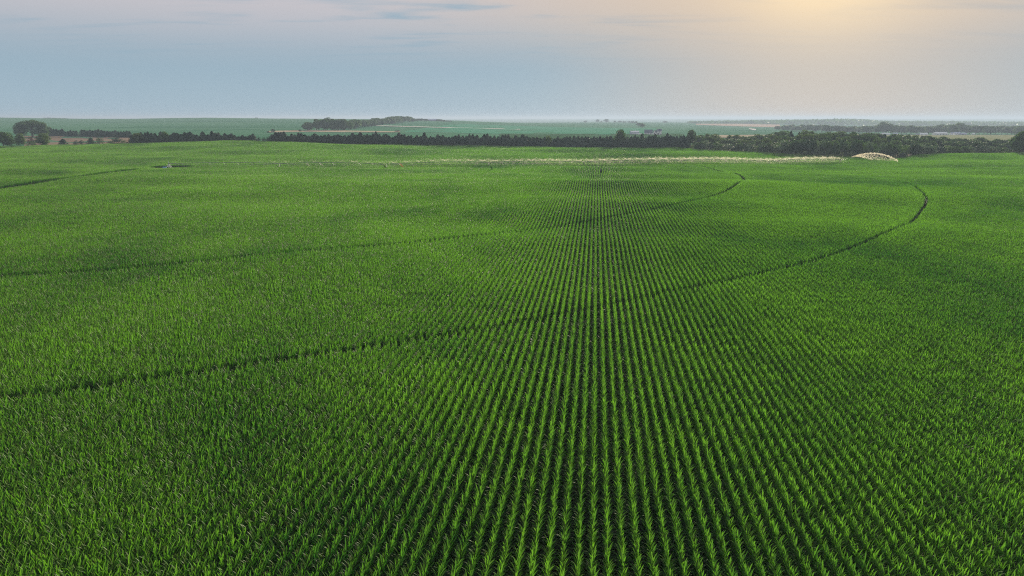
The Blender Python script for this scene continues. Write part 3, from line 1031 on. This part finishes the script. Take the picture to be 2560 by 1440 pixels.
# second line of trees on the right, behind the farmsteads
px = 1945.0
while px < 2760:
    tp = np.interp(px, [1945, 1965, 2000, 2060, 2100, 2150, 2195, 2212, 2235, 2270, 2320, 2365, 2400, 2420, 2450, 2500, 2560, 2760],
                   [315, 311, 311, 312, 314, 315, 312, 306, 312, 313, 315, 309, 306, 312, 314, 313, 315, 315])
    b_ = np.interp(px, [1945, 2050, 2200, 2400, 2560, 2760], [326, 331, 335.5, 336.8, 337, 337])
    pos = hit(px, b_ - rng.uniform(0, 1.5), d0=700.)
    tree_px('oak', px, tp + abs(rng.normal(0, 1.8)), rng.uniform(20, 34), pos, 'hazy tree in the long tree belt behind the distant farm buildings', 'tree belt behind the farm buildings')
    px += rng.uniform(8, 15)
tree_px('oak', 2206, 305, 30, hit(2206, 334, d0=700.), 'tallest dark domed tree of the belt behind the farm buildings')


# far wooded hills: one mass
def far_wood():
    P = []
    for k in range(2600):
        p_ = rng.uniform(1640, 2800)
        y = rng.uniform(3300, 5600)
        u = u_of(p_, 310)
        top = np.interp(p_, [1640, 1700, 1780, 1850, 1930, 2000, 2060, 2130, 2160, 2200, 2300, 2420, 2560, 2800], [306, 305.3, 304, 302.5, 301.5, 300.5, 299.5, 298.3, 299.5, 303, 304, 304.5, 306, 306])
        g = float(T(u * y, y))
        z1 = CAM_H + ray(p_, top + abs(rng.normal(0, 1.0)))[1] * y
        if z1 < g + 4: continue
        P.append((u * y, y, g, min(z1, g + 70)))
    P = np.array(P)
    C = np.repeat(P, 9, 0)
    n = len(C)
    r9 = rng.normal(0, 1, (n, 3)) * np.array([9, 9, 0])
    zz = C[:, 2] + (C[:, 3] - C[:, 2]) * rng.random(n) ** .6
    pos = np.stack([C[:, 0] + r9[:, 0], C[:, 1] + r9[:, 1], zz], 1)
    nn = ball(n, rng); nn[:, 1] -= .6
    V, Fc = cloud(pos, nn, 7.5, rng, .5)
    tag(obj('wooded_hills', mesh('wooded_hills', V, Fc, M['oak'])), 'blue hazy band of far wooded hills along the horizon', 'woods', kind='stuff')


far_wood()
print('trees', N_TREES[0])

# ------------------------------------------------------------------ farm buildings
def gable(parent, name, cx, cy, L, W, h, rise, wall, roof, rz=0.0, ov=.35):
    """gabled block: walls and a roof slab; L along local x"""
    Mx = Matrix.Translation((cx, cy, 0)) @ Matrix.Rotation(rz, 4, 'Z')
    mb = MB()
    poly = [(-W / 2, -.4), (W / 2, -.4), (W / 2, h), (0, h + rise), (-W / 2, h)]
    n = 5
    V = [Mx @ Vector((x0, p[0], p[1])) for x0 in (-L / 2, L / 2) for p in poly]
    mb.add(V, [(i, (i + 1) % n, n + (i + 1) % n, n + i) for i in range(n)] + [tuple(range(n))[::-1], tuple(range(n, 2 * n))])
    wl = mb.build('wall', wall, parent)
    mb = MB()
    k = rise / (W / 2)
    for s in (-1, 1):
        a = [(s * (W / 2 + ov), h - ov * k + .03), (0, h + rise + .03), (0, h + rise + .28), (s * (W / 2 + ov), h - ov * k + .28)]
        V = [Mx @ Vector((x0, p[0], p[1])) for x0 in (-L / 2 - ov, L / 2 + ov) for p in a]
        mb.add(V, [(0, 1, 5, 4), (1, 2, 6, 5), (2, 3, 7, 6), (3, 0, 4, 7), (0, 3, 2, 1), (4, 5, 6, 7)])
    mb.build('roof', roof, parent)
    return wl, Mx


def opening(parent, Mx, face, u, z, w_, h_, L, W, name, mat, frame=True):
    """window or door set 3 cm proud of a wall; face in '-y','+y','-x','+x'"""
    if face[1] == 'y':
        s = 1 if face[0] == '+' else -1
        c, sz = (u, s * (W / 2 + .02), z), (w_, .10, h_)
        fs = (w_ + .24, .06, h_ + .24)
    else:
        s = 1 if face[0] == '+' else -1
        c, sz = (s * (L / 2 + .02), u, z), (.10, w_, h_)
        fs = (.06, w_ + .24, h_ + .24)
    o = MB().box(c, sz, Mx).build(name, mat, parent)
    if frame: MB().box(c, fs, Mx).build('frame', M['white'], o)
    return o


# white farmhouse with three dark roofs
hp = hit(1634, 336.5, d0=700.)
fh = empty('farmhouse', hp, R_(-12))
tag(fh, 'white farmhouse with dark gabled roofs in the field beyond the windbreak', 'house')
gable(fh, 'long wing', -7.5, 0, 11.5, 8, 2.7, 4.2, M['white'], M['roof'])
for u in (-3.5, 0, 3.5): opening(fh, Matrix.Translation((-7.5, 0, 0)), '-y', u, 1.5, 1.1, 1.2, 11.5, 8, 'window', M['window'])
_, mx = gable(fh, 'gabled wing', 1.2, -2.2, 8.5, 4.6, 2.7, 2.4, M['white'], M['roof'], math.pi / 2)
opening(fh, mx, '-x', 0, 1.5, 1.4, 1.5, 8.5, 4.6, 'window', M['window'])
gable(fh, 'link', 3.4, 1.0, 7, 6, 2.8, 3.0, M['white'], M['roof'])
_, mx = gable(fh, 'front wing', 6.4, -2.6, 7.5, 4.8, 2.8, 2.6, M['white'], M['roof'], math.pi / 2)
opening(fh, mx, '-x', -.2, 1.3, 2.2, 2.2, 7.5, 4.8, 'garage_door', M['window'])
gable(fh, 'tall block', 8.2, 2.4, 6.2, 6.4, 5.4, 2.2, M['white'], M['roof'])
opening(fh, Matrix.Translation((8.2, 2.4, 0)), '-y', .8, 4.2, 1.1, 1.2, 6.2, 6.4, 'window', M['window'])
MB().box((8.6, 3.4, 7.8), (.7, .7, 1.4)).build('chimney', M['bluegrey'], fh)

sp = hit(1586, 336.8, d0=700.)
sh = empty('machine_shed', sp, R_(4))
tag(sh, 'blue grey metal machine shed left of the white farmhouse', 'shed')
gable(sh, 'hall', 0, 0, 12, 9, 3.6, 1.6, M['bluegrey'], M['palemetal'])
opening(sh, Matrix.Identity(4), '-y', -2.5, 1.7, 3.4, 3.2, 12, 9, 'sliding_door', M['palemetal'], False)
MB().tube((1.2, 0, 5.0), (1.2, 0, 6.6), .35, .2, 8).build('roof_vent', M['palemetal'], sh)
tp_ = on_ground(sp.x + 4.6, sp.y - 11)
tr_ = empty('farm_trailer', tp_, R_(4))
tag(tr_, 'long white trailer parked in front of the blue grey shed', 'trailer')
MB().box((0, 0, 1.45), (8.5, 2.2, 1.5)).build('body', M['white'], tr_)
for sx_ in (-2.6, 1.4, 2.6):
    for sy_ in (-.95, .95):
        MB().tube((sx_, sy_ - .14, .5), (sx_, sy_ + .14, .5), .5, .5, 10).build('wheel', M['tyre'], tr_)
MB().box((5.0, 0, .9), (1.6, .16, .16)).build('drawbar', M['galv'], tr_)

lp = hit(1080, 302.3, d0=1200.)
ls = empty('livestock_shed', lp, R_(2))
tag(ls, 'long lavender grey shed on the hilltop beside the grove', 'shed')
k_ = 1 / px_per_m(lp.y)
gable(ls, 'hall', 0, 0, 26 * k_, 14, 2.6 * k_, 2.2 * k_, M['bluegrey'], M['bluegrey'])
for i in range(5): opening(ls, Matrix.Identity(4), '-y', (i - 2) * 4.5 * k_, 1.3 * k_, 2.4 * k_, 1.2 * k_, 26 * k_, 14, 'window', M['window'], False)

FARM = [  # px, base row, length px, height px, roof share, wall, roof, yaw, name, label, category
    (2213, 336.5, 20, 4.0, .45, 'white', 'palemetal', 6, 'hog_barn', 'low white barn with pale roof half hidden by the creek trees', 'barn'),
    (2238, 338.0, 11, 5.5, .35, 'white', 'bluegrey', -20, 'small_barn', 'small white barn with blue grey roof east of the low white barn', 'barn'),
    (2297, 337.6, 12, 3.6, .40, 'bluegrey', 'roof', 8, 'lean_to', 'small dim shed attached beside the pale blue machine hall', 'shed'),
    (2309, 338.6, 16, 6.0, .50, 'white', 'palemetal', -24, 'machine_hall', 'pale blue white hall with its gable towards the pasture', 'shed'),
    (2350, 338.0, 31, 7.4, .42, 'palemetal', 'palemetal', 3, 'long_metal_barn', 'long pale metal barn with shining roof edge at the pasture', 'barn'),
    (2380, 337.5, 11, 6.2, .45, 'white', 'bluegrey', 15, 'white_house', 'small white house beside the long pale metal barn', 'house'),
    (2392, 337.6, 14, 7.0, .42, 'white', 'bluegrey', -8, 'two_storey_house', 'white house with dormer roof at the end of the farm row', 'house'),
    (2408, 337.6, 13, 5.4, .45, 'bluegrey', 'bluegrey', 0, 'grey_shed', 'dim grey shed at the tree belt past the white houses', 'shed'),
    (2433, 336.3, 6, 2.8, .45, 'white', 'palemetal', 0, 'tiny_shed', 'tiny white shed alone by the tree belt', 'shed')]
for (p_, b_, L_, h_, rs, wl_, rf_, yaw, nm, lb, ct) in FARM:
    pos = hit(p_, b_, d0=700.)
    s_ = 1 / px_per_m(pos.y)
    e_ = empty(nm, pos, R_(yaw)); tag(e_, lb, ct)
    L_m, H_m, W_m = L_ * s_, h_ * s_, max(L_ * s_ * .5, 5)
    gable(e_, nm, 0, 0, L_m, W_m, H_m * (1 - rs), H_m * rs, M[wl_], M[rf_])
    nw = max(2, int(L_m / 5))
    for i in range(nw):
        opening(e_, Matrix.Identity(4), '-y', (i - (nw - 1) / 2) * L_m / nw, H_m * (1 - rs) * .5, L_m / nw * .3, H_m * (1 - rs) * .45, L_m, W_m,
                'door' if i == 0 else 'window', M['window'], False)

# pale curved scar of bare sand
drape('sand_patch', [(1872, 320.5), (1880, 322), (1891, 323.2)], [(1873, 322.5), (1881, 325.5), (1890, 325.8)], M['gravel'], 'pale sandy scar in the field before the wooded hills', .8, 10, 2)

# ------------------------------------------------------------------ irrigation pivot
PIPE_H = 3.3
end_r = 371 + 7
ground_at = lambda r: on_ground(PIV[0] + ADIR[0] * r, PIV[1] + ADIR[1] * r)
pv = ground_at(0)
irr = empty('irrigation_pivot', pv)
tag(irr, 'long center pivot irrigation machine on wheeled towers crossing the corn', 'irrigation machine')
rel = lambda p: Vector(p) - pv
UP = Vector((0, 0, 1))
AV = Vector((ADIR[0], ADIR[1], 0)); NVv = Vector((-ADIR[1], ADIR[0], 0))


def pipe_pt(r):
    return rel(ground_at(r)) + UP * PIPE_H


stops = [0] + TOWERS
top_pts = [pipe_pt(r) for r in stops] + [pipe_pt(end_r) + UP * .2]
# pivot point: pyramid frame, riser, control box
base = MB()
for sx_ in (-1, 1):
    for sy_ in (-1, 1):
        base.tube((sx_ * 1.5, sy_ * 1.5, -.1), (sx_ * .25, sy_ * .25, PIPE_H - .1), .09, .07, 6)
for z_ in (.9, 2.0):
    k_ = 1.5 - z_ / PIPE_H * 1.25
    c_ = [(-k_, -k_), (k_, -k_), (k_, k_), (-k_, k_)]
    for i in range(4): base.tube((*c_[i], z_), (*c_[(i + 1) % 4], z_), .05, n=5)
bf = base.build('pivot_frame', M['white'], irr)
MB().tube((0, 0, -.1), (0, 0, PIPE_H + .35), .16, n=8).build('riser_pipe', M['galv'], bf)
cb = MB(); cb.box((-1.75, -1.1, 1.05), (1.7, .9, 1.5)); cb.box((-1.75, -1.1, .1), (1.2, .7, .5))
cb.build('control_box', M['bluebox'], irr)
MB().tube((0, 0, PIPE_H + .3), (0, 0, PIPE_H + 1.1), .14, .10, 8).build('collector_ring_cap', M['palemetal'], bf)

GLINT = {(2, 1): 'amberglint', (1, 2): 'paleglint', (1, 3): 'paleglint', (3, 1): 'paleglint'}  # where a painted brace glint sits: span, panel
for i in range(len(top_pts) - 1):
    a, b = top_pts[i], top_pts[i + 1]
    last = i == len(top_pts) - 2
    n = 8 if not last else 3
    crown = .55 if not last else 0.0
    P = [a.lerp(b, t) + UP * crown * math.sin(math.pi * t) for t in np.linspace(0, 1, n + 1)]
    mb = MB()
    for q in range(n): mb.tube(P[q], P[q + 1], .13, n=6)
    sp_ = mb.build('span_pipe' if not last else 'overhang_pipe', M['galv'], irr, smooth=True)
    if not last:
        low = [P[q] - UP * (1.25 * math.sin(math.pi * (q / n)) ** .6 + .05) if 0 < q < n else P[q] for q in range(n + 1)]
        rods = MB()
        for s in (-1, 1):
            L2 = [low[q] + NVv * s * (.75 if 0 < q < n else .1) for q in range(n + 1)]
            for q in range(n): rods.tube(L2[q], L2[q + 1], .035, n=4)
        rods.build('truss_rod', M['galv'], sp_)
        for q in range(1, n):
            for s in (-1, 1):
                f_ = low[q] + NVv * s * .75
                vb = MB(); vb.tube(P[q] - AV * .9, f_, .04, n=4); vb.tube(P[q] + AV * .9, f_, .04, n=4)
                vb.build('truss_brace', M['galv'], sp_)
            if (i, q) in GLINT:          # sun glint on a truss brace, put in as a bright coloured plate
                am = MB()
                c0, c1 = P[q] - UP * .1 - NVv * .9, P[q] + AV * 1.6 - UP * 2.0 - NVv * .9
                wv = AV * (.42 if GLINT[(i, q)] == 'amberglint' else .2)
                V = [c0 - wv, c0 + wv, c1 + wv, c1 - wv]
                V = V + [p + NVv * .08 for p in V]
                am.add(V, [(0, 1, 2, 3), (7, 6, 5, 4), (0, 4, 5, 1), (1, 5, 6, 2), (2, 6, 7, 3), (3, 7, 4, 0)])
                am.build('glint_plate', M[GLINT[(i, q)]], sp_)
        sk = MB()
        for t in np.linspace(.06, .94, 8):
            p = a.lerp(b, t) + UP * crown * math.sin(math.pi * t)
            sk.tube(p, p + UP * .45, .03, n=4)
            sk.box(p + UP * .5, (.16, .16, .14))
        sk.build('sprinkler_row', M['palemetal'], sp_)
        # drive tower under the outer end
        g0 = rel(ground_at(stops[i + 1]))
        dt_ = MB()
        for s in (-1, 1):
            foot = g0 + NVv * s * 1.9 + UP * .75
            for e_ in (-.35, .35):
                dt_.tube(b + AV * e_ - UP * .05, foot + AV * e_ * .2, .075, n=5)
        dt_.tube(g0 + NVv * -2.1 + UP * .75, g0 + NVv * 2.1 + UP * .75, .10, n=5)
        dto = dt_.build('drive_tower', M['galv'], irr)
        for s in (-1, 1):
            c_ = g0 + NVv * s * 2.0
            gz = float(T(c_.x + pv.x, c_.y + pv.y)) - pv.z
            wc = Vector((c_.x, c_.y, gz + .62))
            MB().tube(wc - AV * .18, wc + AV * .18, .66, n=14).build('wheel', M['tyre'], dto)
    else:
        gun = MB(); gun.tube(b, b + UP * .7 + AV * .3, .07, .05, 6); gun.tube(b + UP * .7 + AV * .3, b + UP * 1.1 + AV * 1.2, .06, .03, 6)
        gun.build('end_gun', M['galv'], irr)


# ------------------------------------------------------------------ water
def streaks(P, Dv, Ln, Wd):
    """thin drops of water: two crossed slivers per drop"""
    n = len(P)
    Dv = Dv / np.linalg.norm(Dv, axis=1)[:, None]
    s1 = np.cross(Dv, rng.normal(0, 1, (n, 3))); s1 /= np.linalg.norm(s1, axis=1)[:, None]
    A = P - Dv * Ln[:, None] / 2; B = P + Dv * Ln[:, None] / 2
    V = np.stack([A, P + s1 * Wd[:, None], B, P - s1 * Wd[:, None]], 1).reshape(-1, 3)
    return V, np.arange(4 * n).reshape(-1, 4)


def sprinkler_water():
    Ps, Ds = [], []
    for i in range(len(TOWERS)):
        r0, r1 = stops[i], stops[i + 1]
        for t in np.linspace(.06, .94, 8):
            r = r0 + (r1 - r0) * t
            frac = r / 371
            if frac < .10: continue
            n = int(160 + 2700 * np.clip((frac - .2) / .5, 0, 1) ** 1.2)
            n = int(n * rng.uniform(.55, 1.35))
            o = np.array(pipe_pt(r) + pv + UP * (.5 + .5 * math.sin(math.pi * t)))
            az = rng.uniform(0, 6.28, n)
            el_ = R_(1) * rng.uniform(14, 42, n)
            vv = rng.uniform(4.5, 9.0, n)
            vx, vz = vv * np.cos(el_), vv * np.sin(el_)
            tt = rng.random(n) ** 1.0 * (vz + np.sqrt(vz ** 2 + 2 * 9.8 * 2.2)) / 9.8
            tt2 = np.where(rng.random(n) < .25, tt * .35, tt)
            ps = o + np.stack([np.cos(az) * vx * tt2, np.sin(az) * vx * tt2, vz * tt2 - 4.9 * tt2 ** 2], 1)
            Ps.append(ps); Ds.append(np.stack([np.cos(az) * vx, np.sin(az) * vx, vz - 9.8 * tt2], 1))
    P, Dv = np.concatenate(Ps), np.concatenate(Ds)
    V, Fc = streaks(P, Dv, rng.uniform(.25, .55, len(P)), rng.uniform(.010, .018, len(P)))
    tag(obj('sprinkler_spray', mesh('sprinkler_spray', V, Fc, M['spray'])), 'white sprinkler spray drifting down along the irrigation pivot', 'water spray', kind='stuff')


sprinkler_water()


def end_gun_jet():
    o = pipe_pt(end_r) + pv + UP * 1.2
    yE = o.y
    far = at(2245, 402, yE - 12)
    apex = at(2172, 383.5, yE - 6)
    n = 3000
    hd = Vector((far.x - o.x, far.y - o.y, 0)); L = hd.length; hd.normalize()
    sd = Vector((-hd.y, hd.x, 0))
    hz = apex.z - o.z + .4
    P, Dv = [], []
    for k in range(n):
        main = rng.random() < .42
        t = rng.random() ** .9
        reach = L * (1.0 if main else rng.uniform(.25, 1.02))
        s = reach * t
        zz = o.z + hz * 4 * (s / L) * (1 - s / L) * 1.0 - (o.z - far.z) * (s / L) ** 2
        off = rng.normal(0, .05 + .025 * s)
        if not main: zz -= (zz - far.z) * rng.random() ** .8 * min(1.0, s / (.4 * L))
        else: zz += rng.normal(0, .05 + .012 * s)
        p = o + hd * s + sd * off
        P.append((p.x, p.y, zz))
        sl = hz * 4 / L * (1 - 2 * s / L) if main else -1.2
        Dv.append((hd.x, hd.y, sl))
    P, Dv = np.array(P), np.array(Dv)
    V, Fc = streaks(P, Dv, rng.uniform(.25, .6, n), rng.uniform(.025, .055, n))
    tag(obj('end_gun_jet', mesh('end_gun_jet', V, Fc, M['spray'])), 'arching tan jet of water thrown from the outer end of the irrigation pivot', 'water jet', kind='stuff')


end_gun_jet()

# ------------------------------------------------------------------ haze
def haze():
    mb = MB()
    mb.box((0, 6000, 10), (40000, 36000, 74))
    m, n, out = new_mat('haze_air')
    pvol = n.n('ShaderNodeVolumePrincipled')
    pvol.inputs['Color'].default_value = (.43, .54, .70, 1)
    pvol.inputs['Density'].default_value = .00018
    pvol.inputs['Anisotropy'].default_value = .22
    n.link(pvol.outputs[0], out.inputs['Volume'])
    tag(mb.build('haze', m), 'thin bluish haze over the whole farmland', 'haze', kind='stuff')


haze()
